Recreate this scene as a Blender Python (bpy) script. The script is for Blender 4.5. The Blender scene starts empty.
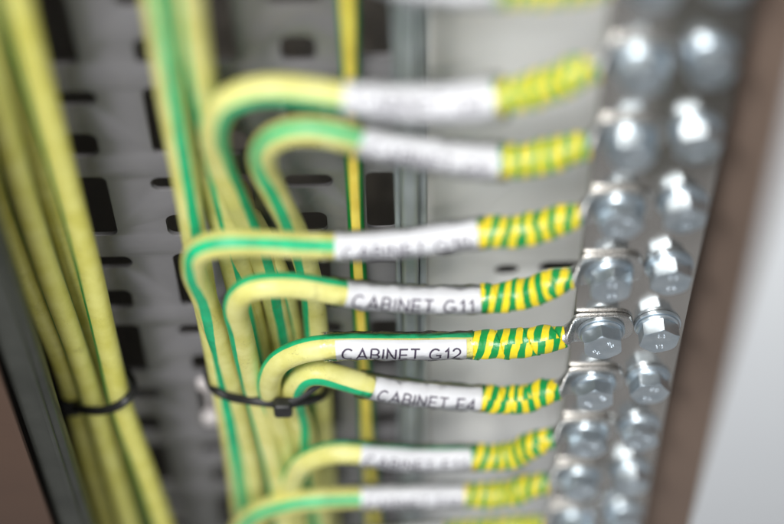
import bpy, bmesh, math, random
from mathutils import Vector, Matrix
random.seed(7)
R = math.radians
MM = 0.001
S = bpy.context.scene
COL = S.collection

# ------------------------------------------------------------------ camera
FPX, P = 1807.0, R(54.0)
F = Vector((0, math.cos(P), -math.sin(P)))
U0 = Vector((0, math.sin(P), math.cos(P)))
ROLL = -0.0200
RT = Vector((1, 0, 0)) * math.cos(ROLL) + U0 * math.sin(ROLL)
UP = U0 * math.cos(ROLL) - Vector((1, 0, 0)) * math.sin(ROLL)
D0 = 669.0
CAM = -D0 * (F + (-66.0 / FPX) * UP)                 # mm ; (0,0,0) seen at (392,328)

def at(px, py, Y):
    """point of the vertical plane y=Y (mm) seen at photo pixel"""
    d = F + RT * ((px - 392) / FPX) + UP * ((262 - py) / FPX)
    return CAM + d * ((Y - CAM.y) / d.y)

def px_of(p):
    q = p - CAM
    z = q.dot(F)
    return 392 + q.dot(RT) / z * FPX, 262 - q.dot(UP) / z * FPX

cam = bpy.data.cameras.new('camera')
cam.sensor_width = 36; cam.lens = FPX / 784 * 36
cam.clip_start = 0.01; cam.clip_end = 50
co = bpy.data.objects.new('camera', cam); COL.objects.link(co)
M = Matrix((RT, UP, -F)).transposed().to_4x4(); M.translation = CAM * MM
co.matrix_world = M
S.camera = co
cam.dof.use_dof = True
cam.dof.focus_distance = ((at(410, 347, -9) - CAM).dot(F) + 3) * MM
cam.dof.aperture_fstop = 2.25
cam.dof.aperture_blades = 0

# ------------------------------------------------------------------ materials
def lin(r, g, b):
    f = lambda c: (c / 255 / 12.92) if c / 255 <= .04045 else ((c / 255 + .055) / 1.055) ** 2.4
    return (f(r), f(g), f(b), 1)

class NT:
    def __init__(s, name):
        s.m = bpy.data.materials.new(name); s.m.use_nodes = True
        s.t = s.m.node_tree; s.b = s.t.nodes['Principled BSDF']; s.out = s.t.nodes['Material Output']
    def n(s, typ, **kw):
        x = s.t.nodes.new(typ)
        for k, v in kw.items():
            if k.startswith('i_'): x.inputs[k[2:].replace('_', ' ')].default_value = v
            else: setattr(x, k, v)
        return x
    def l(s, a, b): s.t.links.new(a, b)
    def math(s, op, a, b=None, c=None):
        x = s.t.nodes.new('ShaderNodeMath'); x.operation = op
        for i, v in enumerate((a, b, c)):
            if v is None: continue
            if isinstance(v, (int, float)): x.inputs[i].default_value = v
            else: s.l(v, x.inputs[i])
        return x.outputs[0]
    def mix(s, fac, a, b):
        x = s.t.nodes.new('ShaderNodeMix'); x.data_type = 'RGBA'
        for sock, v in ((x.inputs[0], fac), (x.inputs[6], a), (x.inputs[7], b)):
            if isinstance(v, (int, float, tuple)): sock.default_value = v
            else: s.l(v, sock)
        return x.outputs[2]
    def noise(s, scale, detail=4, vec=None, rough=.55):
        x = s.n('ShaderNodeTexNoise'); x.inputs['Scale'].default_value = scale
        x.inputs['Detail'].default_value = detail; x.inputs['Roughness'].default_value = rough
        if vec is None:
            g = s.n('ShaderNodeNewGeometry'); vec = g.outputs['Position']
        s.l(vec, x.inputs['Vector'])
        return x.outputs['Fac']
    def ramp(s, v, a, b):
        x = s.n('ShaderNodeMapRange'); s.l(v, x.inputs[0])
        x.inputs[1].default_value = a; x.inputs[2].default_value = b
        return x.outputs[0]
    def bump(s, h, dist, strength=1.0):
        x = s.n('ShaderNodeBump'); x.inputs['Distance'].default_value = dist
        x.inputs['Strength'].default_value = strength
        s.l(h, x.inputs['Height']); s.l(x.outputs[0], s.b.inputs['Normal'])

def metal(name, c1, c2, rough, nscale=60, metallic=.9, rvar=.12, bump=.00004, stretch=None):
    k = NT(name)
    vec = None
    if stretch:
        g = k.n('ShaderNodeNewGeometry'); mp = k.n('ShaderNodeMapping'); mp.inputs['Scale'].default_value = stretch
        k.l(g.outputs['Position'], mp.inputs['Vector']); vec = mp.outputs[0]
    n1 = k.noise(nscale, 5, vec); n2 = k.noise(nscale * 9, 3, vec)
    k.l(k.mix(k.ramp(n1, .3, .7), c1, c2), k.b.inputs['Base Color'])
    k.b.inputs['Metallic'].default_value = metallic
    k.l(k.math('ADD', rough - rvar / 2, k.math('MULTIPLY', n2, rvar)), k.b.inputs['Roughness'])
    k.bump(n2, bump)
    return k.m

def paint(name, c1, c2, rough, nscale=30, spec=.4, bump=.00003):
    k = NT(name)
    n1 = k.noise(nscale, 4); n2 = k.noise(nscale * 30, 2)
    k.l(k.mix(k.ramp(n1, .3, .7), c1, c2), k.b.inputs['Base Color'])
    k.b.inputs['Roughness'].default_value = rough
    k.b.inputs['Specular IOR Level'].default_value = spec
    k.bump(n2, bump)
    return k.m

def insulation(name, yel, yel2, grn, half=.066, dirt=1.0):
    k = NT(name)
    uv = k.n('ShaderNodeUVMap'); sp = k.n('ShaderNodeSeparateXYZ'); k.l(uv.outputs[0], sp.inputs[0])
    u = sp.outputs[0]
    wob = k.math('MULTIPLY', k.math('SUBTRACT', k.noise(70, 2), .5), .03)
    uu = k.math('ADD', u, wob)
    # two opposite stripes: distance to nearest multiple of .5
    d = k.math('ABSOLUTE', k.math('SUBTRACT', k.math('FRACT', k.math('ADD', k.math('MULTIPLY', uu, 2.0), .5)), .5))
    d = k.math('MULTIPLY', d, .5)
    e = k.n('ShaderNodeMapRange'); k.l(d, e.inputs[0]); e.inputs[1].default_value = half - .005; e.inputs[2].default_value = half + .005
    e.inputs[3].default_value = 1; e.inputs[4].default_value = 0
    y = k.mix(k.ramp(k.noise(90, 5), .35, .65), yel, yel2)
    g2 = tuple(c * 1.35 for c in grn[:3]) + (1,)
    c = k.mix(e.outputs[0], y, k.mix(k.ramp(k.noise(160, 3), .35, .7), grn, g2))
    specks = k.math('MULTIPLY', k.ramp(k.noise(1300, 3), .61, .72), k.math('MULTIPLY', k.ramp(k.noise(95, 2), .47, .62), .5 * dirt))
    smear = k.math('MULTIPLY', k.ramp(k.noise(110, 6, rough=.7), .58, .78), .3 * dirt)
    c = k.mix(k.math('MAXIMUM', specks, smear), c, (.13, .11, .05, 1))
    k.l(c, k.b.inputs['Base Color'])
    k.b.inputs['Roughness'].default_value = .42
    k.b.inputs['Specular IOR Level'].default_value = .45
    k.b.inputs['Subsurface Weight'].default_value = .08
    k.b.inputs['Subsurface Radius'].default_value = (.002, .002, .0008)
    k.bump(k.noise(700, 3), .00006)
    return k.m

def tape_mat():
    k = NT('striped_tape')
    uv = k.n('ShaderNodeUVMap'); sp = k.n('ShaderNodeSeparateXYZ'); k.l(uv.outputs[0], sp.inputs[0])
    u, v = sp.outputs[0], sp.outputs[1]
    w = k.math('FLOOR', k.math('SUBTRACT', k.math('DIVIDE', v, 11.0), u))
    wn = k.n('ShaderNodeTexWhiteNoise', noise_dimensions='1D'); k.l(w, wn.inputs['W'])
    q = k.math('ADD', k.math('DIVIDE', v, 5.4), k.math('MULTIPLY', u, 1.0))
    q = k.math('ADD', q, k.math('MULTIPLY', wn.outputs['Value'], .42))
    q = k.math('ADD', q, k.math('MULTIPLY', k.noise(130, 2), .4))
    q = k.math('ADD', q, k.math('MULTIPLY', k.math('SINE', k.math('MULTIPLY', u, 2 * math.pi)), .08))
    d = k.math('ABSOLUTE', k.math('SUBTRACT', k.math('FRACT', q), .5))
    e = k.ramp(d, .235, .265)
    y = k.mix(k.ramp(k.noise(200, 4), .3, .7), lin(240, 218, 40), lin(222, 196, 30))
    g = k.mix(k.ramp(k.noise(200, 4), .3, .7), lin(0, 128, 62), lin(10, 150, 70))
    k.l(k.mix(e, g, y), k.b.inputs['Base Color'])
    k.b.inputs['Roughness'].default_value = .33
    k.bump(k.noise(500, 3), .00022)
    return k.m

def film_mat():
    k = NT('clear_film')
    tr = k.n('ShaderNodeBsdfTransparent'); gl = k.n('ShaderNodeBsdfGlossy'); gl.inputs['Roughness'].default_value = .12
    fr = k.n('ShaderNodeFresnel'); fr.inputs['IOR'].default_value = 1.3
    mx = k.n('ShaderNodeMixShader')
    b = k.n('ShaderNodeBump'); b.inputs['Distance'].default_value = .0006; k.l(k.noise(260, 3), b.inputs['Height'])
    k.l(b.outputs[0], gl.inputs['Normal']); k.l(b.outputs[0], fr.inputs['Normal'])
    k.l(fr.outputs[0], mx.inputs[0]); k.l(tr.outputs[0], mx.inputs[1]); k.l(gl.outputs[0], mx.inputs[2])
    k.l(mx.outputs[0], k.out.inputs['Surface'])
    return k.m

Y1, Y2, G1 = lin(222, 219, 146), lin(204, 199, 112), lin(24, 165, 112)
MAT = dict(
    wire=insulation('wire_insulation', Y1, Y2, G1, dirt=1.6),
    wire_old=insulation('wire_insulation_worn', lin(224, 220, 128), lin(208, 202, 98), lin(16, 130, 62), half=.055, dirt=1.2),
    wire_thin=insulation('thin_wire_insulation', lin(238, 216, 96), lin(226, 198, 76), lin(6, 120, 48), half=.16, dirt=.5),
    tape=tape_mat(), film=film_mat(),
    label=paint('white_label', lin(212, 213, 216), lin(204, 205, 209), .45, 80),
    ink=paint('label_ink', (.03, .02, .045, 1), (.06, .04, .08, 1), .5, 300),
    tin=metal('tinned_copper', lin(206, 205, 203), lin(186, 185, 183), .28, 140, .95),
    bar=metal('busbar_tin_plate', lin(200, 197, 193), lin(180, 177, 173), .21, 45, .95, .14, .00003, (1, 1, .35)),
    zinc=metal('zinc_steel', lin(214, 224, 231), lin(186, 199, 209), .35, 160, .95, .22, .00002),
    mark=metal('zinc_mark', lin(235, 240, 245), lin(220, 226, 232), .2, 220, .9),
    plate=metal('galvanised_sheet', lin(160, 158, 161), lin(150, 148, 151), .33, 38, .66, .08, .00003),
    rail=metal('blue_grey_rail', lin(172, 180, 182), lin(146, 154, 157), .34, 40, .6),
    post=metal('dark_grey_post', lin(78, 80, 75), lin(60, 62, 58), .36, 40, .5),
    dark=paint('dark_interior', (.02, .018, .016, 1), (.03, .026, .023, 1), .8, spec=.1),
    inner=paint('cabinet_back_paint', (.2, .18, .16, 1), (.25, .225, .2, 1), .7, spec=.2),
    back=paint('light_grey_enamel', lin(250, 250, 249), lin(246, 246, 244), .38, 12),
    brown=paint('brown_grey_enamel', lin(118, 102, 92), lin(110, 95, 86), .7, 12, spec=.1),
    darkbrown=paint('dark_brown_paint', lin(84, 64, 52), lin(72, 55, 46), .55, 12),
    white=paint('white_enamel', lin(190, 193, 196), lin(185, 188, 192), .45, 8),
    nylon=paint('black_nylon', (.012, .012, .012, 1), (.02, .02, .02, 1), .4, 200),
    clip=paint('pale_plastic', lin(225, 215, 215), lin(210, 205, 205), .4, 200),
)

# ------------------------------------------------------------------ objects
def empty(name, loc, label, cat, group=None):
    o = bpy.data.objects.new(name, None); COL.objects.link(o)
    o.location = Vector(loc) * MM; o.empty_display_size = .005
    o['label'] = label; o['category'] = cat
    if group: o['group'] = group
    return o

def link(name, verts, faces, mat, parent=None, uvs=None, sharp=35, local=False, loc=None):
    """verts in mm (world, unless local). uvs per loop"""
    me = bpy.data.meshes.new(name)
    off = Vector((0, 0, 0))
    if parent is not None and not local:
        q = parent
        while q is not None: off = off + q.location / MM; q = q.parent
    if loc is not None: off = Vector(loc)
    me.from_pydata([tuple((Vector(v) - off) * MM) for v in verts], [], faces)
    if uvs:
        l = me.uv_layers.new(name='UVMap')
        for i, uv in enumerate(uvs): l.data[i].uv = uv
    me.materials.append(MAT[mat])
    bm = bmesh.new(); bm.from_mesh(me)
    bmesh.ops.recalc_face_normals(bm, faces=bm.faces)
    for e in bm.edges:
        e.smooth = len(e.link_faces) == 2 and e.calc_face_angle(0) < R(sharp)
    for f in bm.faces: f.smooth = True
    bm.to_mesh(me); bm.free()
    o = bpy.data.objects.new(name, me); COL.objects.link(o)
    if parent is not None: o.parent = parent
    if loc is not None: o.location = Vector(loc) * MM
    return o

def box(x0, x1, y0, y1, z0, z1, bev=.6, seg=2):
    bm = bmesh.new()
    bmesh.ops.create_cube(bm, size=1)
    for v in bm.verts:
        v.co = Vector((x0 + (v.co.x + .5) * (x1 - x0), y0 + (v.co.y + .5) * (y1 - y0), z0 + (v.co.z + .5) * (z1 - z0)))
    if bev: bmesh.ops.bevel(bm, geom=bm.edges[:], offset=bev, segments=seg, affect='EDGES', profile=.5)
    vs = [v.co.copy() for v in bm.verts]; fs = [[v.index for v in f.verts] for f in bm.faces]
    bm.free()
    return vs, fs

def merge(*parts):
    V, Fc = [], []
    for vs, fs in parts:
        n = len(V); V += list(vs); Fc += [[i + n for i in f] for f in fs]
    return V, Fc

def tagtop(o, label, cat=None, group=None, kind=None):
    o['label'] = label
    if cat: o['category'] = cat
    if group: o['group'] = group
    if kind: o['kind'] = kind
    return o

# ------------------------------------------------------------------ paths
class Path:
    def __init__(s, ctrl, step=1.2):
        c = [Vector(p) for p in ctrl]
        c = [c[0] * 2 - c[1]] + c + [c[-1] * 2 - c[-2]]
        raw = []
        for i in range(1, len(c) - 2):
            p0, p1, p2, p3 = c[i - 1:i + 3]
            d = lambda a, b: max((b - a).length, 1e-3) ** .5
            t0 = 0; t1 = t0 + d(p0, p1); t2 = t1 + d(p1, p2); t3 = t2 + d(p2, p3)
            for k in range(24):
                t = t1 + (t2 - t1) * k / 24
                A1 = p0 * ((t1 - t) / (t1 - t0)) + p1 * ((t - t0) / (t1 - t0))
                A2 = p1 * ((t2 - t) / (t2 - t1)) + p2 * ((t - t1) / (t2 - t1))
                A3 = p2 * ((t3 - t) / (t3 - t2)) + p3 * ((t - t2) / (t3 - t2))
                B1 = A1 * ((t2 - t) / (t2 - t0)) + A2 * ((t - t0) / (t2 - t0))
                B2 = A2 * ((t3 - t) / (t3 - t1)) + A3 * ((t - t1) / (t3 - t1))
                raw.append(B1 * ((t2 - t) / (t2 - t1)) + B2 * ((t - t1) / (t2 - t1)))
        raw.append(c[-2])
        L = [0]
        for a, b in zip(raw, raw[1:]): L.append(L[-1] + (b - a).length)
        s.len = L[-1]; n = max(4, int(s.len / step)); s.n = n
        s.p = []; j = 0
        for i in range(n + 1):
            t = s.len * i / n
            while j < len(L) - 2 and L[j + 1] < t: j += 1
            f = (t - L[j]) / max(L[j + 1] - L[j], 1e-6)
            s.p.append(raw[j].lerp(raw[j + 1], min(f, 1)))
        for _ in range(16):                       # relax
            q = s.p[:]
            for i in range(1, n): q[i] = s.p[i] * .5 + (s.p[i - 1] + s.p[i + 1]) * .25
            s.p = q
        s.t = [(s.p[min(i + 1, n)] - s.p[max(i - 1, 0)]).normalized() for i in range(n + 1)]
    def ev(s, d):
        x = min(max(d / s.len, 0), 1) * s.n; i = min(int(x), s.n - 1); f = x - i
        p = s.p[i].lerp(s.p[i + 1], f); t = s.t[i].lerp(s.t[i + 1], f).normalized()
        n1 = -F - t * (-F).dot(t)
        n1.normalize(); n2 = t.cross(n1)
        return p, t, n1, n2
    def surf(s, d, phi, r, ry=None):
        p, t, n1, n2 = s.ev(d)
        return p + n1 * (r * math.cos(phi)) + n2 * ((ry or r) * math.sin(phi))
    def find_px(s, px, rev=True):
        rng = range(s.n, -1, -1)
        best = min(rng, key=lambda i: abs(px_of(s.p[i])[0] - px) + (0 if i > s.n * .3 else 1000))
        return s.len * best / s.n

def interp(tbl, x):
    if x <= tbl[0][0]: return tbl[0][1]
    for (a, va), (b, vb) in zip(tbl, tbl[1:]):
        if x <= b: return va + (vb - va) * (x - a) / (b - a)
    return tbl[-1][1]

def tube(path, d0, d1, rf, seg=28, phase=lambda t: 0, step=1.2, rphi=None, cap=True, ry=None):
    """phase in turns: position of the stripe. returns verts, faces, uvs"""
    n = max(2, int((d1 - d0) / step)); V, Fc, UV = [], [], []
    for i in range(n + 1):
        d = d0 + (d1 - d0) * i / n
        for j in range(seg):
            ph = 2 * math.pi * j / seg
            r = rf(d) + (rphi(d, j / seg) if rphi else 0)
            V.append(path.surf(d, ph, r, ry(d) if ry else None))
    for i in range(n):
        da, db = d0 + (d1 - d0) * i / n, d0 + (d1 - d0) * (i + 1) / n
        for j in range(seg):
            k = (j + 1) % seg
            Fc.append([i * seg + j, i * seg + k, (i + 1) * seg + k, (i + 1) * seg + j])
            ua, ub = j / seg, (j + 1) / seg
            UV += [(ua - phase(da), da), (ub - phase(da), da), (ub - phase(db), db), (ua - phase(db), db)]
    if cap:
        for ring, d in ((0, d0), (n, d1)):
            Fc.append([ring * seg + j for j in range(seg)]); UV += [(.25, d)] * seg
    return V, Fc, UV

def shell(path, d0, d1, a0, a1, rin, rout, na=20, step=1.5):
    """partial cylindrical shell (closed solid). rout(d)"""
    n = max(2, int((d1 - d0) / step)); V, Fc = [], []
    def idx(i, j, k): return (i * (na + 1) + j) * 2 + k
    for i in range(n + 1):
        d = d0 + (d1 - d0) * i / n
        for j in range(na + 1):
            a = a0 + (a1 - a0) * j / na
            V.append(path.surf(d, a, rin(d))); V.append(path.surf(d, a, rout(d)))
    for i in range(n):
        for j in range(na):
            for k in (0, 1): Fc.append([idx(i, j, k), idx(i + 1, j, k), idx(i + 1, j + 1, k), idx(i, j + 1, k)])
    for i in range(n):
        for j in (0, na): Fc.append([idx(i, j, 0), idx(i + 1, j, 0), idx(i + 1, j, 1), idx(i, j, 1)])
    for j in range(na):
        for i in (0, n): Fc.append([idx(i, j, 0), idx(i, j + 1, 0), idx(i, j + 1, 1), idx(i, j, 1)])
    return V, Fc

_txt = {}
def text_mesh(body, size, cuts=.35, bold=0):
    """flat text triangles in mm, finely cut, width returned"""
    key = (body, size)
    if key in _txt: return _txt[key]
    cu = bpy.data.curves.new('t', 'FONT'); cu.body = body; cu.size = size; cu.resolution_u = 4; cu.offset = bold
    cu.space_character = 1.04
    o = bpy.data.objects.new('t', cu); COL.objects.link(o)
    dg = bpy.context.evaluated_depsgraph_get()
    me = bpy.data.meshes.new_from_object(o.evaluated_get(dg))
    bpy.data.objects.remove(o); bpy.data.curves.remove(cu)
    bm = bmesh.new(); bm.from_mesh(me); bpy.data.meshes.remove(me)
    bmesh.ops.remove_doubles(bm, verts=bm.verts, dist=1e-4)
    ys = [v.co.y for v in bm.verts]; xs = [v.co.x for v in bm.verts]
    y = min(ys) + cuts
    while y < max(ys):
        bmesh.ops.bisect_plane(bm, geom=bm.verts[:] + bm.edges[:] + bm.faces[:], plane_co=(0, y, 0), plane_no=(0, 1, 0)); y += cuts
    V = [v.co.copy() for v in bm.verts]
    bm.verts.index_update()
    Fc = [[v.index for v in f.verts] for f in bm.faces]
    bm.free()
    _txt[key] = (V, Fc, min(xs), max(xs), min(ys), max(ys))
    return _txt[key]

def _arc(cx, cy, rx, ry, a0, a1, n=22):
    return [(cx + rx * math.cos(R(a0 + (a1 - a0) * i / n)), cy + ry * math.sin(R(a0 + (a1 - a0) * i / n))) for i in range(n + 1)]
GL = {
 'C': (.80, [_arc(.41, .5, .39, .5, 48, 312)]),
 'A': (.76, [[(0, 0), (.38, 1), (.76, 0)], [(.13, .33), (.63, .33)]]),
 'B': (.66, [[(.05, 1), (.05, 0)], [(.05, 1), (.35, 1)] + _arc(.35, .765, .23, .235, 80, -80, 12) + [(.35, .53), (.05, .53)], [(.35, .53)] + _arc(.37, .265, .26, .265, 80, -80, 12) + [(.35, 0), (.05, 0)]]),
 'I': (.10, [[(.05, 0), (.05, 1)]]),
 'N': (.70, [[(.05, 0), (.05, 1), (.65, 0), (.65, 1)]]),
 'E': (.62, [[(.62, 1), (.05, 1), (.05, 0), (.62, 0)], [(.05, .53), (.57, .53)]]),
 'F': (.58, [[(.60, 1), (.05, 1), (.05, 0)], [(.05, .5), (.54, .5)]]),
 'T': (.66, [[(0, 1), (.66, 1)], [(.33, 1), (.33, 0)]]),
 'G': (.84, [_arc(.42, .5, .40, .5, 48, 318), [(.74, .14), (.79, .2), (.79, .45), (.46, .45)]]),
 '1': (.42, [[(.06, .77), (.20, .86), (.31, 1), (.31, 0)]]),
 '2': (.60, [_arc(.30, .73, .26, .27, 170, -35, 16) + [(.03, .02), (.58, .02)]]),
 '4': (.62, [[(.46, 0), (.46, .98), (.02, .29), (.62, .29)]]),
 '8': (.58, [_arc(.29, .75, .22, .25, 0, 360), _arc(.29, .26, .27, .26, 0, 360)]),
 '9': (.58, [_arc(.29, .69, .26, .31, 0, 360), _arc(.24, .5, .31, .5, 30, -110, 14)]),
 '0': (.58, [_arc(.29, .5, .26, .5, 0, 360)]),
}
def stroke_text(body, h, th=.135, gap=.2):
    V, Fc = [], []; x = 0; lay = 0
    for ch in body:
        if ch == ' ': x += .5 * h; continue
        w, lines = GL[ch]
        for ln in lines:
            pts = [Vector(ln[0])]
            for q in ln[1:]:
                q = Vector(q); p = pts[-1]; n = max(1, int((q - p).length / .14))
                pts += [p.lerp(q, (i + 1) / n) for i in range(n)]
            m = len(pts); base = len(V)
            for i, p in enumerate(pts):
                ta = (p - pts[i - 1]).normalized() if i else None
                tb = (pts[i + 1] - p).normalized() if i < m - 1 else None
                if (pts[0] - pts[-1]).length < 1e-4 and m > 8:
                    ta = ta or (pts[-1] - pts[-2]).normalized(); tb = tb or (pts[1] - pts[0]).normalized()
                ta = ta or tb; tb = tb or ta
                na, nb = Vector((-ta.y, ta.x)), Vector((-tb.y, tb.x))
                nn = (na + nb)
                nn = nn.normalized() if nn.length > 1e-3 else na
                sc = th / 2 / max(nn.dot(na), .42)
                ext = -ta * th / 2 * 0 if i else Vector((0, 0))
                for sg in (1, -1):
                    q = p + nn * sc * sg
                    V.append((x + q.x * h, (q.y - .5) * h, lay))
            for i in range(m - 1):
                a = base + 2 * i; Fc.append([a, a + 1, a + 3, a + 2])
            lay = (lay + 1) % 3
        x += (w + gap) * h
    return V, Fc, x - gap * h

# ------------------------------------------------------------------ busbar and bolts
PITCH = 36.7
XL, XR = 77.3, 98.6
def rowz(i): return -PITCH * (i - 5)

v, f = box(67.0, 108.6, 0, 6, -620, 330, .5)
bar = link('busbar', v, f, 'bar', loc=(88, 3, 0))
tagtop(bar, 'long polished grey metal bar standing upright with two rows of hexagonal bolts on it', 'busbar')

def lathe(prof, seg=48, close=True):
    V, Fc = [], []
    for (r, y) in prof:
        for j in range(seg):
            a = 2 * math.pi * j / seg
            V.append(Vector((r * math.cos(a), y, r * math.sin(a))))
    n = len(prof)
    for i in range(n if close else n - 1):
        for j in range(seg):
            k = (j + 1) % seg; i2 = (i + 1) % n
            Fc.append([i * seg + j, i * seg + k, i2 * seg + k, i2 * seg + j])
    return V, Fc

def hexhead(h=5.5, af=6.75):
    seg = 72; V, Fc = [], []
    def rad(a): return af / math.cos((a + R(30)) % R(60) - R(30))
    rings = [(0.0, 0)] + [(h - z, 6.9 + z * 2.0) for z in (.42, .3, .2, .1, .05)] + [(h, 6.6)]
    for y, cut in rings:
        for j in range(seg):
            a = 2 * math.pi * j / seg
            r = rad(a)
            if cut: r = min(r, cut)
            r = min(r, 7.72)
            V.append(Vector((r * math.sin(a), -y, r * math.cos(a))))
    for (r, y) in ((5.7, h), (5.3, h - .14), (2.5, h - .18)):
        for j in range(seg):
            a = 2 * math.pi * j / seg; V.append(Vector((r * math.sin(a), -y, r * math.cos(a))))
    nr = len(rings) + 3
    for i in range(nr - 1):
        for j in range(seg):
            k = (j + 1) % seg
            Fc.append([i * seg + j, i * seg + k, (i + 1) * seg + k, (i + 1) * seg + j])
    Fc.append([(nr - 1) * seg + j for j in range(seg)]); Fc.append([j for j in range(seg)])
    return V, Fc

def mark_mesh(h, spots):
    parts = []
    for body, size, rad, ang in spots:
        V, Fc, x0, x1, y0, y1 = text_mesh(body, size, 9)
        c, s_ = math.cos(ang), math.sin(ang)
        top, bot = [], []
        for p in V:
            x = p.x - (x0 + x1) / 2; y = p.y - (y0 + y1) / 2 + rad
            q = (x * c + y * s_, -x * s_ + y * c)
            top.append(Vector((q[0], -h - .2, q[1]))); bot.append(Vector((q[0], -h + .18, q[1])))
        n = len(V)
        ed = {}
        for fc in Fc:
            for a, b in zip(fc, fc[1:] + fc[:1]): ed.setdefault(frozenset((a, b)), []).append((a, b))
        fs = [list(fc) for fc in Fc] + [[i + n for i in fc] for fc in Fc]
        for k, e in ed.items():
            if len(e) == 1: a, b = e[0]; fs.append([a, b, b + n, a + n])
        parts.append((top + bot, fs))
    return merge(*parts)

def make_bolt():
    root = empty('hex_bolt', (0, 0, 0), 'bolt', 'bolt')
    v, f = lathe([(4.2, -.05), (8.5, -.05), (8.75, -.25), (8.75, -1.35), (8.5, -1.6), (4.2, -1.6)])
    link('washer', v, f, 'zinc', root, local=True)
    v, f = lathe([(4.2, -1.62), (7.9, -1.62), (8.1, -1.85), (8.0, -2.3), (7.4, -2.9), (4.2, -2.95)])
    link('spring_washer', v, f, 'zinc', root, local=True)
    v, f = hexhead()
    v = [p + Vector((0, -2.95, 0)) for p in v]
    hd = link('bolt_head', v, f, 'zinc', root, local=True, sharp=22)
    v, f = mark_mesh(5.3 + 2.95, [('8.8', 2.7, 3.4, .5), ('8.8', 2.7, 3.4, math.pi + .3)])
    link('stamped_mark', v, f, 'mark', hd, local=True)
    return root
bolt0 = make_bolt(); used = False
ORD = ['topmost', 'second', 'third', 'fourth', 'fifth', 'sixth', 'seventh', 'eighth', 'ninth', 'tenth', 'eleventh']
WTXT = {1: 'CABINET G8', 2: 'CABINET G9', 3: 'CABINET G10', 4: 'CABINET G11', 5: 'CABINET G12', 6: 'CABINET F4', 7: 'CABINET F11', 8: 'CABINET F12'}
ROT = {(5, 0): 23, (5, 1): -23, (6, 0): 26, (6, 1): -4, (4, 0): -27, (4, 1): -24, (7, 0): 8, (7, 1): 15}
for i in range(0, 11):
    for side in (0, 1):
        if not used: o = bolt0; used = True; kids = list(bolt0.children)
        else:
            o = bolt0.copy(); COL.objects.link(o)
            for ch in bolt0.children:
                c = ch.copy(); COL.objects.link(c); c.parent = o
                for g in ch.children:
                    d = g.copy(); COL.objects.link(d); d.parent = c
        rot = ROT.get((i, side), random.uniform(-30, 30))
        dx, dz = random.uniform(-.4, .4), random.uniform(-.4, .4)
        o.location = Vector(((XR if side else XL) + dx, -2.62 if not side and i < 10 else 0, rowz(i) + dz)) * MM
        o.rotation_euler = (0, R(rot), 0)
        txt = WTXT.get(i)
        if side == 0:
            lab = ('zinc hexagonal bolt clamping the lug of the wire labelled %s' % txt) if txt else 'zinc hexagonal bolt, %s of the left row on the metal bar' % ('topmost' if i == 0 else 'second from the bottom' if i == 9 else 'lowest')
        else:
            lab = ('zinc hexagonal bolt in the right row beside the lug of the %s wire' % txt) if txt else 'zinc hexagonal bolt, %s of the right row on the metal bar' % ('topmost' if i == 0 else 'second from the bottom' if i == 9 else 'lowest')
        o['label'] = lab; o['group'] = 'hexagonal bolts on the metal bar'

# ------------------------------------------------------------------ wires
def lug(X0, z, parent):
    sec = [(-17, 3.5, 3.5, -5.2, 2), (-14.2, 3.9, 3.9, -5.2, 2), (-13, 4.8, 4.0, -4.9, 2.2), (-12, 6.2, 3.2, -3.9, 2.6), (-11, 7.2, 2.1, -2.6, 3.4),
           (-10, 7.8, 1.45, -1.75, 5), (-8.5, 8, 1.25, -1.35, 9)]
    sec += [(3.8 + 8 * t, 8 * (1 - t ** 2.6) ** (1 / 2.6), 1.25 - .1 * t, -1.35, 9) for t in (0, .2, .4, .55, .68, .78, .86, .92, .96, .985)]
    # dense interpolation
    D = []
    for a, b in zip(sec, sec[1:]):
        for k in range(4):
            t = k / 4; D.append([a[q] + (b[q] - a[q]) * t for q in range(5)])
    D.append(list(sec[-1])); seg = 40; V, Fc = [], []
    for x, aw, bt, cy, e in D:
        for j in range(seg):
            a = 2 * math.pi * j / seg; c, s_ = math.cos(a), math.sin(a)
            V.append(Vector((X0 + x, cy + bt * math.copysign(abs(s_) ** (2 / e), s_), z + aw * math.copysign(abs(c) ** (2 / e), c))))
    for i in range(len(D) - 1):
        for j in range(seg):
            k = (j + 1) % seg; Fc.append([i * seg + j, i * seg + k, (i + 1) * seg + k, (i + 1) * seg + j])
    Fc.append(list(range(seg))); Fc.append([(len(D) - 1) * seg + j for j in range(seg)])
    return link('cable_lug', V, Fc, 'tin', parent, sharp=40)

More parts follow.
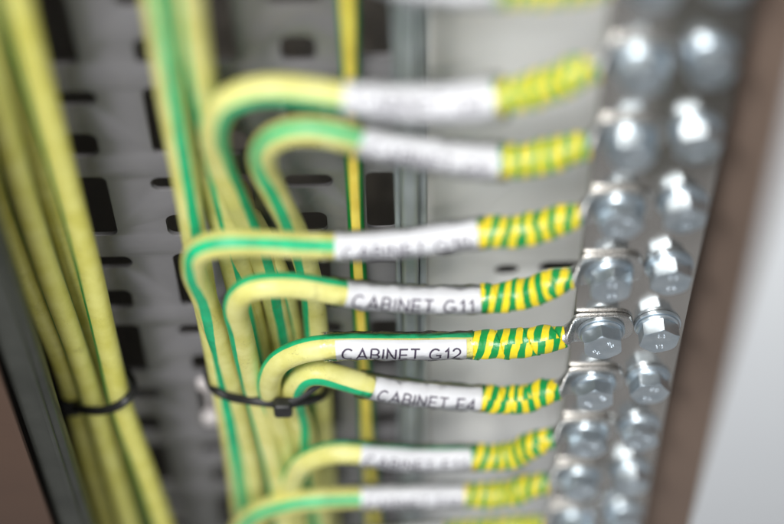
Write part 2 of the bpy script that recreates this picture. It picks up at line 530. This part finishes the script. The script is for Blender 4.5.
RW = 4.6
def wire(i, ctrl, ph, lab, text=None, tsize=6.4, tphi=40, toff=1.5, cover=(-62, 150), flare=None, label_txt='', tape_px=None):
    z = rowz(i)
    pts = [at(*c) for c in ctrl] + [Vector((XL - 18, -5.6, z - .6)), Vector((XL - 13.2, -5.3, z + .3))]
    pa = Path(pts)
    root = empty('earthing_wire', (XL - 15, -5.6, z), label_txt, 'wire', 'green and yellow wires bolted to the metal bar')
    # phase: list (fraction, degrees)
    phf = lambda d: interp(ph, d / pa.len) / 360.0
    kseed = random.uniform(0, 9)
    rf = lambda d: RW + .07 * math.sin(d * .11 + kseed)
    v, f, uv = tube(pa, 0, pa.len - 6, rf, phase=phf)
    link('insulation', v, f, 'wire', root, uvs=uv)
    d0, d1 = pa.find_px(lab[0]), pa.find_px(lab[1])
    fl = flare or [(0, .45), (1, .45)]
    ro = lambda d: RW + interp(fl, (d - d0) / (d1 - d0)) + .06 * math.sin(d * .45 + kseed)
    v, f = shell(pa, d0, d1, R(cover[0]), R(cover[1]), lambda d: RW + .02, ro, 26)
    lb = link('marker_label', v, f, 'label', root)
    if text:
        V, Fc, wid = stroke_text(text, 5.0 * tsize / 7.4)
        k = (d1 - d0 - 2 * toff) / wid
        out = []
        for (x, y, lay) in V:
            d = d0 + toff + x * k
            r = ro(d) + .05 + lay * .004
            out.append(pa.surf(d, R(tphi) - y / r, r))
        link('label_text', out, Fc, 'ink', lb)
    # clear film over label
    fr = lambda d: ro(d) + .35 + .22 * math.sin(d * .9 + kseed) * math.sin(d * .23)
    v, f, uv = tube(pa, d0 - 5, d1 + 3, fr, seg=40, cap=False, rphi=lambda d, u: .12 * math.sin(u * 38 + d * .35))
    link('clear_sleeve', v, f, 'film', root)
    # tape
    t0 = d1 + (0.2 if tape_px is None else 0); t1 = pa.len + 2.0
    if tape_px: t0 = pa.find_px(tape_px)
    L = pa.len - t0
    def tr(d):
        t = (d - t0) / L
        return interp([(0, RW + .35), (.04, RW + .5), (.35, RW + .75), (.6, RW + .75), (.8, RW + .3), (1, 3.7), (1.1, 3.7)], t) + .16 * math.sin(d * .5 + kseed)
    def rp(d, u):
        return .5 * ((d / 11.0 - u) % 1.0) + .12 * math.sin(2 * math.pi * (3 * u) + d * .4) + .1 * math.sin(2 * math.pi * 2 * u - d * .9 + kseed)
    v, f, uv = tube(pa, t0, pa.len - .2, tr, seg=56, step=.45, rphi=rp)
    uv = [(a, b + kseed * 7) for a, b in uv]
    link('tape_wrap', v, f, 'tape', root, uvs=uv)
    lug(XL, z, root)
    return root

wire(0, [(300, 640, 20), (285, 480, 20), (270, 390, 20), (256, 330, 19), (240, 262, 17), (224, 190, 14), (206, 100, 9), (192, 20, 4), (188, -40, 0), (208, -80, -6), (255, -92, -8), (330, -62, -8), (400, -19, -7), (490, -12, -6), (545, -13, -6)],
     [(0, -50), (1, -50)], (340, 497), None, label_txt='green and yellow wire highest in the picture, its label cut by the top edge')
wire(1, [(315, 640, 24), (302, 480, 22), (291, 390, 20), (280, 325, 18), (268, 275, 17), (254, 238, 15), (236, 200, 11), (221, 165, 6), (214, 130, 0), (228, 101, -4), (268, 89, -6), (335, 96, -6), (415, 104, -6), (497, 98, -6), (548, 86, -6)],
     [(0, 20), (.55, 10), (.7, 50), (1, 60)], (342, 496), 'CABINET G8', 7.4, 12, 4, (-100, 165), [(0, .6), (.35, 1.7), (1, 2.4)],
     label_txt='green and yellow wire with the widest blurred label, looping over at the top')
wire(2, [(338, 650, 22), (328, 520, 20), (322, 430, 19), (317, 340, 17), (310, 280, 16), (296, 235, 13), (276, 195, 8), (263, 165, 3), (268, 142, -2), (296, 130, -5), (330, 132, -6), (357, 140, -6), (425, 153, -6), (497, 162, -6), (545, 157, -6)],
     [(0, -60), (.6, -50), (.72, -10), (1, 0)], (357, 497), 'CABINET G9', 7.2, 32, 4, (-95, 165), [(0, .4), (.5, .9), (1, 1.5)],
     label_txt='green and yellow wire just below the widest blurred label, second loop down')
wire(3, [(266, 640, 7), (257, 500, 8), (242, 420, 7), (223, 350, 4), (205, 300, -1), (194, 270, -6), (200, 249, -9), (228, 243, -10), (330, 246, -8), (405, 243, -7), (477, 233, -6), (530, 230, -6)],
     [(0, -60), (.55, -55), (.64, -5), (1, 5)], (333, 477), 'CABINET G10', 7.2, 32, 3, (-90, 150), [(0, .35), (1, .7)],
     label_txt='green and yellow wire labelled CABINET G10 with sharp bend by the slotted plate')
wire(4, [(290, 620, 0), (281, 500, 0), (268, 440, 0), (253, 385, 0), (241, 333, -4), (236, 304, -8), (250, 288, -10), (290, 285, -9), (343, 293, -8), (412, 299, -7), (483, 299, -6), (528, 293, -6)],
     [(0, -58), (.5, -66), (.62, -52), (1, -55)], (343, 482), 'CABINET G11', 7.4, 30, 2.5, (-80, 150),
     label_txt='green and yellow wire labelled CABINET G11')
wire(5, [(312, 640, 5), (298, 520, 6), (286, 450, 4), (273, 405, 0), (269, 380, -4), (281, 360, -7), (305, 350, -8), (337, 346, -8), (402, 346, -7), (467, 345, -6), (520, 343, -6)],
     [(0, -60), (.5, -70), (.6, -62), (1, -64)], (337, 467), 'CABINET G12', 7.4, 40, 2.2, (-28, 150), tape_px=471,
     label_txt='sharply focused green and yellow wire labelled CABINET G12')
wire(6, [(350, 650, 12), (325, 540, 10), (311, 470, 8), (303, 428, 4), (295, 404, 0), (296, 384, -4), (314, 372, -6), (345, 379, -6), (370, 386, -6), (425, 394, -6), (480, 398, -6), (520, 400, -6)],
     [(0, -30), (.52, -28), (.66, 35), (.8, 52), (1, 60)], (370, 480), 'CABINET F4', 7.3, 33, 2.4, (-62, 150),
     label_txt='green and yellow wire labelled CABINET F4 next below the sharpest one')
wire(7, [(306, 680, 6), (296, 580, 4), (290, 520, 2), (292, 482, -2), (306, 461, -5), (334, 452, -6), (360, 453, -6), (415, 458, -6), (470, 457, -6), (510, 456, -6)],
     [(0, -70), (.5, -72), (1, -72)], (360, 470), 'CABINET F11', 6.8, 30, 2, (-45, 150), [(0, .4), (.4, 1.0), (1, .6)],
     label_txt='green and yellow wire labelled CABINET F11, third from the bottom')
wire(8, [(226, 650, 2), (228, 580, 0), (238, 532, -4), (260, 511, -6), (300, 501, -7), (360, 497, -6), (410, 496, -6), (463, 495, -6), (505, 494, -6)],
     [(0, 0), (1, 10)], (360, 463), 'CABINET F12', 6.8, 30, 2, (-80, 150),
     label_txt='green and yellow wire curving in at the lower edge, blurred label')
wire(9, [(232, 700, -2), (240, 620, -5), (262, 580, -7), (300, 557, -8), (355, 541, -7), (400, 537, -6), (450, 533, -6), (495, 530, -6)],
     [(0, 0), (1, 10)], (352, 446), None, label_txt='green and yellow wire mostly below the lower edge, only its taped end in view')

def plain_wire(name, pts, r, ph, mat, label, group, cat='wire', step=2.0):
    pa = Path([at(*c) for c in pts], step)
    v, f, uv = tube(pa, 0, pa.len, lambda d: r + .08 * math.sin(d * .07 + r * 9), phase=lambda d: interp(ph, d / pa.len) / 360, step=step)
    c = pa.p[0]
    o = link(name, v, f, mat, uvs=uv, loc=tuple(c))
    return tagtop(o, label, cat, group)

plain_wire('trunk_wire', [(252, 650, 8), (244, 520, 8), (226, 405, 8), (207, 310, 8), (190, 210, 8), (172, 100, 7), (157, 0, 6), (145, -90, 6), (138, -170, 6)], RW,
           [(0, -10), (.4, 10), (.7, 22), (1, 15)], 'wire', 'straight green and yellow wire, leftmost of the middle bundle', 'straight wires in the middle bundle')
plain_wire('trunk_wire', [(292, 650, 14), (280, 500, 14), (262, 395, 14), (246, 320, 15), (226, 240, 17), (203, 160, 19), (180, 70, 20), (163, 0, 20), (145, -90, 20)], RW,
           [(0, 20), (1, 35)], 'wire', 'green and yellow wire behind the leftmost one of the middle bundle', 'straight wires in the middle bundle')
plain_wire('trunk_wire', [(312, 650, 26), (300, 500, 25), (298, 400, 24), (292, 330, 23), (280, 280, 20), (266, 248, 19), (252, 222, 25), (243, 205, 40), (240, 192, 62)], RW,
           [(0, 20), (1, -20)], 'wire', 'deep wire of the middle bundle bending into a slot of the plate', 'straight wires in the middle bundle')
LB = 'green and yellow wires of the left bundle'
plain_wire('side_wire', [(205, 660, 4), (163, 524, 4), (141, 460, 4), (121, 405, 5), (108, 349, 6), (87, 260, 6), (64, 175, 5), (41, 90, 3), (17, 0, 1), (-5, -80, 0)], RW, [(0, -60), (1, -58)], 'wire_old', 'rightmost yellow wire of the left bundle with green left edge', LB)
plain_wire('side_wire', [(170, 660, 6), (129, 524, 6), (108, 455, 6), (94, 405, 7), (76, 349, 6), (45, 262, 6), (18, 175, 5), (-4, 90, 3), (-22, 0, 2), (-45, -80, 0)], RW, [(0, -66), (1, -70)], 'wire_old', 'front yellow wire in the middle of the left bundle', LB)
plain_wire('side_wire', [(150, 660, 12), (108, 524, 12), (88, 455, 12), (76, 405, 13), (57, 349, 10), (22, 270, 10), (-8, 190, 10), (-25, 110, 12), (-60, 0, 10)], RW, [(0, -75), (1, -80)], 'wire_old', 'yellow wire at the outer left edge of the left bundle', LB)
plain_wire('side_wire', [(175, 660, 19), (138, 524, 19), (118, 440, 19), (104, 390, 19), (90, 330, 20), (66, 250, 20), (42, 175, 20), (20, 110, 19), (-6, 30, 18), (-30, -60, 17)], RW, [(0, 60), (1, 68)], 'wire_old', 'darker yellow wire lying deepest between the others of the left bundle', LB)
plain_wire('thin_wire', [(382, 650, 24), (372, 500, 24), (367, 432, 24), (366, 405, 23), (362, 340, 24), (358, 265, 24), (354, 175, 24), (350, 60, 24), (349, 32, 23.2), (347, -10, 24), (341, -120, 24)], 3.15, [(0, 90), (1, 90)], 'wire_thin', 'single thin yellow wire with green edges running upright behind the labels', None)

# ------------------------------------------------------------------ cable ties
def tie(front, back, head, tail, label, name='cable_tie'):
    hp = at(*head)
    root = empty(name, tuple(hp), label, 'cable tie', 'black cable ties round the wire bundles')
    pts = [at(*p) for p in front] + [at(*p) for p in back] + [at(*front[0])]
    pa = Path(pts, 1.0)
    v, f, uv = tube(pa, 0, pa.len, lambda d: .75, seg=12, step=1.0, ry=lambda d: 1.75)
    link('strap', v, f, 'nylon', root)
    if tail:
        pa = Path([at(*p) for p in tail], 1.0)
        v, f, uv = tube(pa, 0, pa.len, lambda d: .7, seg=12, step=1.0, ry=lambda d: 1.6)
        link('strap_tail', v, f, 'nylon', root)
    v, f = box(hp.x - 3.6, hp.x + 3.6, hp.y - 3, hp.y + 2.6, hp.z - 4, hp.z + 4, 1.4, 3)
    link('tie_head', v, f, 'nylon', root)
tie([(210, 384, 8), (214, 390, 2), (226, 396, 0), (248, 400, -5), (272, 403, -7), (284, 404, -9)], [(318, 398, 0), (326, 389, 12), (318, 376, 24), (270, 365, 28), (215, 362, 25), (207, 374, 16)],
    (283, 407, -9), [(284, 404, -9), (298, 398, -8), (312, 389, -6), (324, 379, -4)], 'black cable tie with square head round the middle wire bundle')
tie([(66, 402, 12), (76, 408, 4), (98, 411, -1), (118, 406, -3), (127, 400, -2), (134, 391, 3)], [(132, 380, 12), (122, 370, 24), (95, 366, 28), (66, 388, 24)],
    (71, 406, 8), None, 'thin black cable tie round the left wire bundle')

# ------------------------------------------------------------------ perforated sheets
def rrect(cx, cz, w, h, r, n=6):
    out = []
    for qx, qz, a0 in ((1, 1, 0), (-1, 1, 90), (-1, -1, 180), (1, -1, 270)):
        for k in range(n + 1):
            a = R(a0 + 90 * k / n)
            out.append((cx + qx * (w / 2 - r) + r * math.cos(a), cz + qz * (h / 2 - r) + r * math.sin(a)))
    return out

def sheet(name, outer, holes, Yf, thick, mat, bev=.25):
    cu = bpy.data.curves.new('c', 'CURVE'); cu.dimensions = '2D'; cu.fill_mode = 'BOTH'
    cu.extrude = thick / 2 - bev; cu.bevel_depth = bev; cu.bevel_resolution = 1; cu.offset = -bev
    for poly in [outer] + holes:
        sp = cu.splines.new('POLY'); sp.points.add(len(poly) - 1)
        for p, q in zip(sp.points, poly): p.co = (q[0], q[1], 0, 1)
        sp.use_cyclic_u = True
    o = bpy.data.objects.new('c', cu); COL.objects.link(o)
    me = bpy.data.meshes.new_from_object(o.evaluated_get(bpy.context.evaluated_depsgraph_get()))
    bpy.data.objects.remove(o); bpy.data.curves.remove(cu)
    V = [Vector((v.co.x, Yf + thick / 2 - v.co.z, v.co.y)) for v in me.vertices]
    Fc = [list(p.vertices) for p in me.polygons]
    bpy.data.meshes.remove(me)
    c = (sum(p[0] for p in outer) / len(outer), Yf, sum(p[1] for p in outer) / len(outer))
    bm = bmesh.new(); bmv = [bm.verts.new(v) for v in V]
    for fc in Fc:
        try: bm.faces.new([bmv[i] for i in fc])
        except ValueError: pass
    bmesh.ops.remove_doubles(bm, verts=bm.verts, dist=.005)
    bm.verts.index_update(); V = [v.co.copy() for v in bm.verts]; Fc = [[v.index for v in f.verts] for f in bm.faces]; bm.free()
    return link(name, V, Fc, mat, loc=c, sharp=25)

YP = 30.0
def zof(inv, Y=YP):              # 1/V (photo rows) -> z on plane Y
    return at(392, 1400 - 1 / inv, Y).z
za = at(392, 257, YP).z; per = (at(392, 92, YP).z - za + (at(392, 180, YP).z - at(392, 326, YP).z)) / 2
xa = at(109, 262, YP).x; dxc = (at(383, 262, YP).x - xa) / 4
holes = []
xl, xr = at(30, 262, YP).x, at(398, 262, YP).x
for c in range(-1, 5):
    cx = xa + c * dxc + (4.2 if c == 1 else 0)
    if cx - 9 < xl + 1: continue
    ph = 0 if c % 2 == 0 else .5
    for k in range(-4, 4):
        z0 = za + (k + ph) * per
        if abs(z0) > 400: continue
        z_sq = z0 - per * .262; z_t = z0 - per * .635
        holes.append(rrect(cx, z0, 17.5, 7.2, 3.5))
        holes.append(rrect(cx, z_sq, 11.5, 12.5, 3.6))
        holes.append(rrect(cx, z_t, 11.5, 34.5, 3.0))
zlo, zhi = za - per * 4.4, za + per * 3.3
o = sheet('slotted_plate', [(xl, zlo), (xr, zlo), (xr, zhi), (xl, zhi)], holes, YP, 2.0, 'plate')
tagtop(o, 'grey sheet metal plate pierced by rows of rounded slots behind the wires', 'mounting plate')

# light enamelled plate behind the bar
YB = 53.0
hx = []
for (px, py, w, h) in ((507, 271, 10, 7.5), (561, 268, 18, 8.5), (478, 345, 8, 7), (520, 470, 9, 8), (445, 250, 8, 8)):
    p = at(px, py, YB); hx.append(rrect(p.x, p.z, w, h, min(w, h) / 2 - .1))
x0 = at(426, 262, YB).x
o = sheet('enamelled_back_plate', [(x0, -480), (260, -480), (260, 300), (x0, 300)], hx, YB, 2.0, 'back')
tagtop(o, 'smooth light grey metal plate with a few small holes behind the taped wires', 'back plate')

# rail
ra, rb = at(399, 262, 20).x, at(427, 262, 20).x
v, f = merge(box(ra + .9, rb - 3.2, 14, 28, -450, 280, 2.0, 3), box(rb - 3, rb - .2, 18, 44, -450, 280, .7), box(ra - 1.2, ra + .7, 20, 28, -450, 280, .4))
o = link('support_rail', v, f, 'rail', loc=((ra + rb) / 2, 22, 0)); tagtop(o, 'narrow blue grey metal rail standing upright at the edge of the slotted plate', 'rail')

# small pale clips seen in a slot beside the tie
pc = at(206, 391, YP - 1)
clip = empty('plastic_clip', tuple(pc), 'small pale plastic clip in the slot left of the middle bundle', 'clip')
for py in (383, 418):
    p = at(206 + (py - 383) * .15, py, YP)
    v, f = box(p.x - 3.6, p.x + 3.6, p.y - 2.2, p.y + 3, p.z - 3.8, p.z + 3.8, 1.8, 3)
    link('clip_foot', v, f, 'clip', clip)
v, f = box(pc.x - 1.2, pc.x + 1.2, YP + 3.4, YP + 5, at(206, 418, YP).z, at(206, 383, YP).z, .3)
link('clip_bridge', v, f, 'clip', clip)

# ------------------------------------------------------------------ cabinet
def wall(name, b, mat, label, cat=None, kind=None, bev=.6):
    v, f = box(*b, bev)
    o = link(name, v, f, mat, loc=((b[0] + b[1]) / 2, (b[2] + b[3]) / 2, 0))
    return tagtop(o, label, cat, None, kind)
wall('cabinet_back', (-420, 420, 100, 104, -700, 420), 'inner', 'dark back wall of the cabinet seen through the slots', kind='structure')
wall('brown_side_panel', (110.2, 300, 10, 13, -620, 330), 'brown', 'plain brown grey painted strip right of the metal bar', 'panel')
wall('white_door_edge', (95, 330, -101, -99, -5, 330), 'white', 'blurred white painted door at the right edge', 'door', bev=.9)
pl, pr = at(57, 524, -30).x, at(90, 524, -30).x
v, f = merge(box(pl, pr, -30, -21, -620, 330, 2.5, 3), box(pr - 4.2, pr - 2.4, -31.5, -28, -620, 330, .7, 2))
o = link('cabinet_post', v, f, 'post', loc=(pl, -30, 0)); tagtop(o, 'dark grey metal post with a ridge at the lower left', 'post')
wall('brown_front_panel', (pl - 260, pl - .4, -34, -31, -620, 330), 'darkbrown', 'dark brown blurred panel in the lower left corner', 'panel')
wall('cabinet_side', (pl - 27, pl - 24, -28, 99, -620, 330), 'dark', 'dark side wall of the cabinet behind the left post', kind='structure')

# ------------------------------------------------------------------ light
w = bpy.data.worlds.new('World'); S.world = w; w.use_nodes = True
nt = w.node_tree; bg = nt.nodes['Background']
tc = nt.nodes.new('ShaderNodeTexCoord'); sx = nt.nodes.new('ShaderNodeSeparateXYZ'); cr = nt.nodes.new('ShaderNodeValToRGB')
nt.links.new(tc.outputs['Generated'], sx.inputs[0])
mr = nt.nodes.new('ShaderNodeMapRange'); mr.inputs[1].default_value = -1; mr.inputs[2].default_value = 1
nt.links.new(sx.outputs[2], mr.inputs[0]); nt.links.new(mr.outputs[0], cr.inputs[0])
cr.color_ramp.elements[0].position = .15; cr.color_ramp.elements[0].color = (.47, .465, .46, 1)
cr.color_ramp.elements[1].position = .85; cr.color_ramp.elements[1].color = (.58, .6, .63, 1)
nt.links.new(cr.outputs[0], bg.inputs['Color']); bg.inputs['Strength'].default_value = .66

def area(name, dirv, dist, size, power, color, target=(20, 0, 0)):
    l = bpy.data.lights.new(name, 'AREA'); l.shape = 'RECTANGLE'; l.size = size[0]; l.size_y = size[1]; l.energy = power; l.color = color
    o = bpy.data.objects.new(name, l); COL.objects.link(o)
    d = Vector(dirv).normalized(); o.location = Vector(target) * MM + d * dist
    o.rotation_euler = (-d).to_track_quat('-Z', 'Y').to_euler()
    return o
area('ceiling_light', (-.31, -.58, .98), 1.3, (.36, .26), 15, (1, .985, .96))
area('overhead_light', (.04, -.58, .84), 1.4, (1.9, .6), 4.2, (1, .99, .97))
area('fill_light', (-.1, -.9, .45), 1.6, (.25, .5), 3, (.86, .94, 1))  # fill lamp added in front to brighten the back plate between the wires
area('spot_light', (.35, -.8, .42), 1.2, (.07, .07), .9, (1, .93, .82))

S.view_settings.view_transform = 'Standard'
S.view_settings.look = 'None'
S.view_settings.exposure = 0.14
S.view_settings.gamma = 1
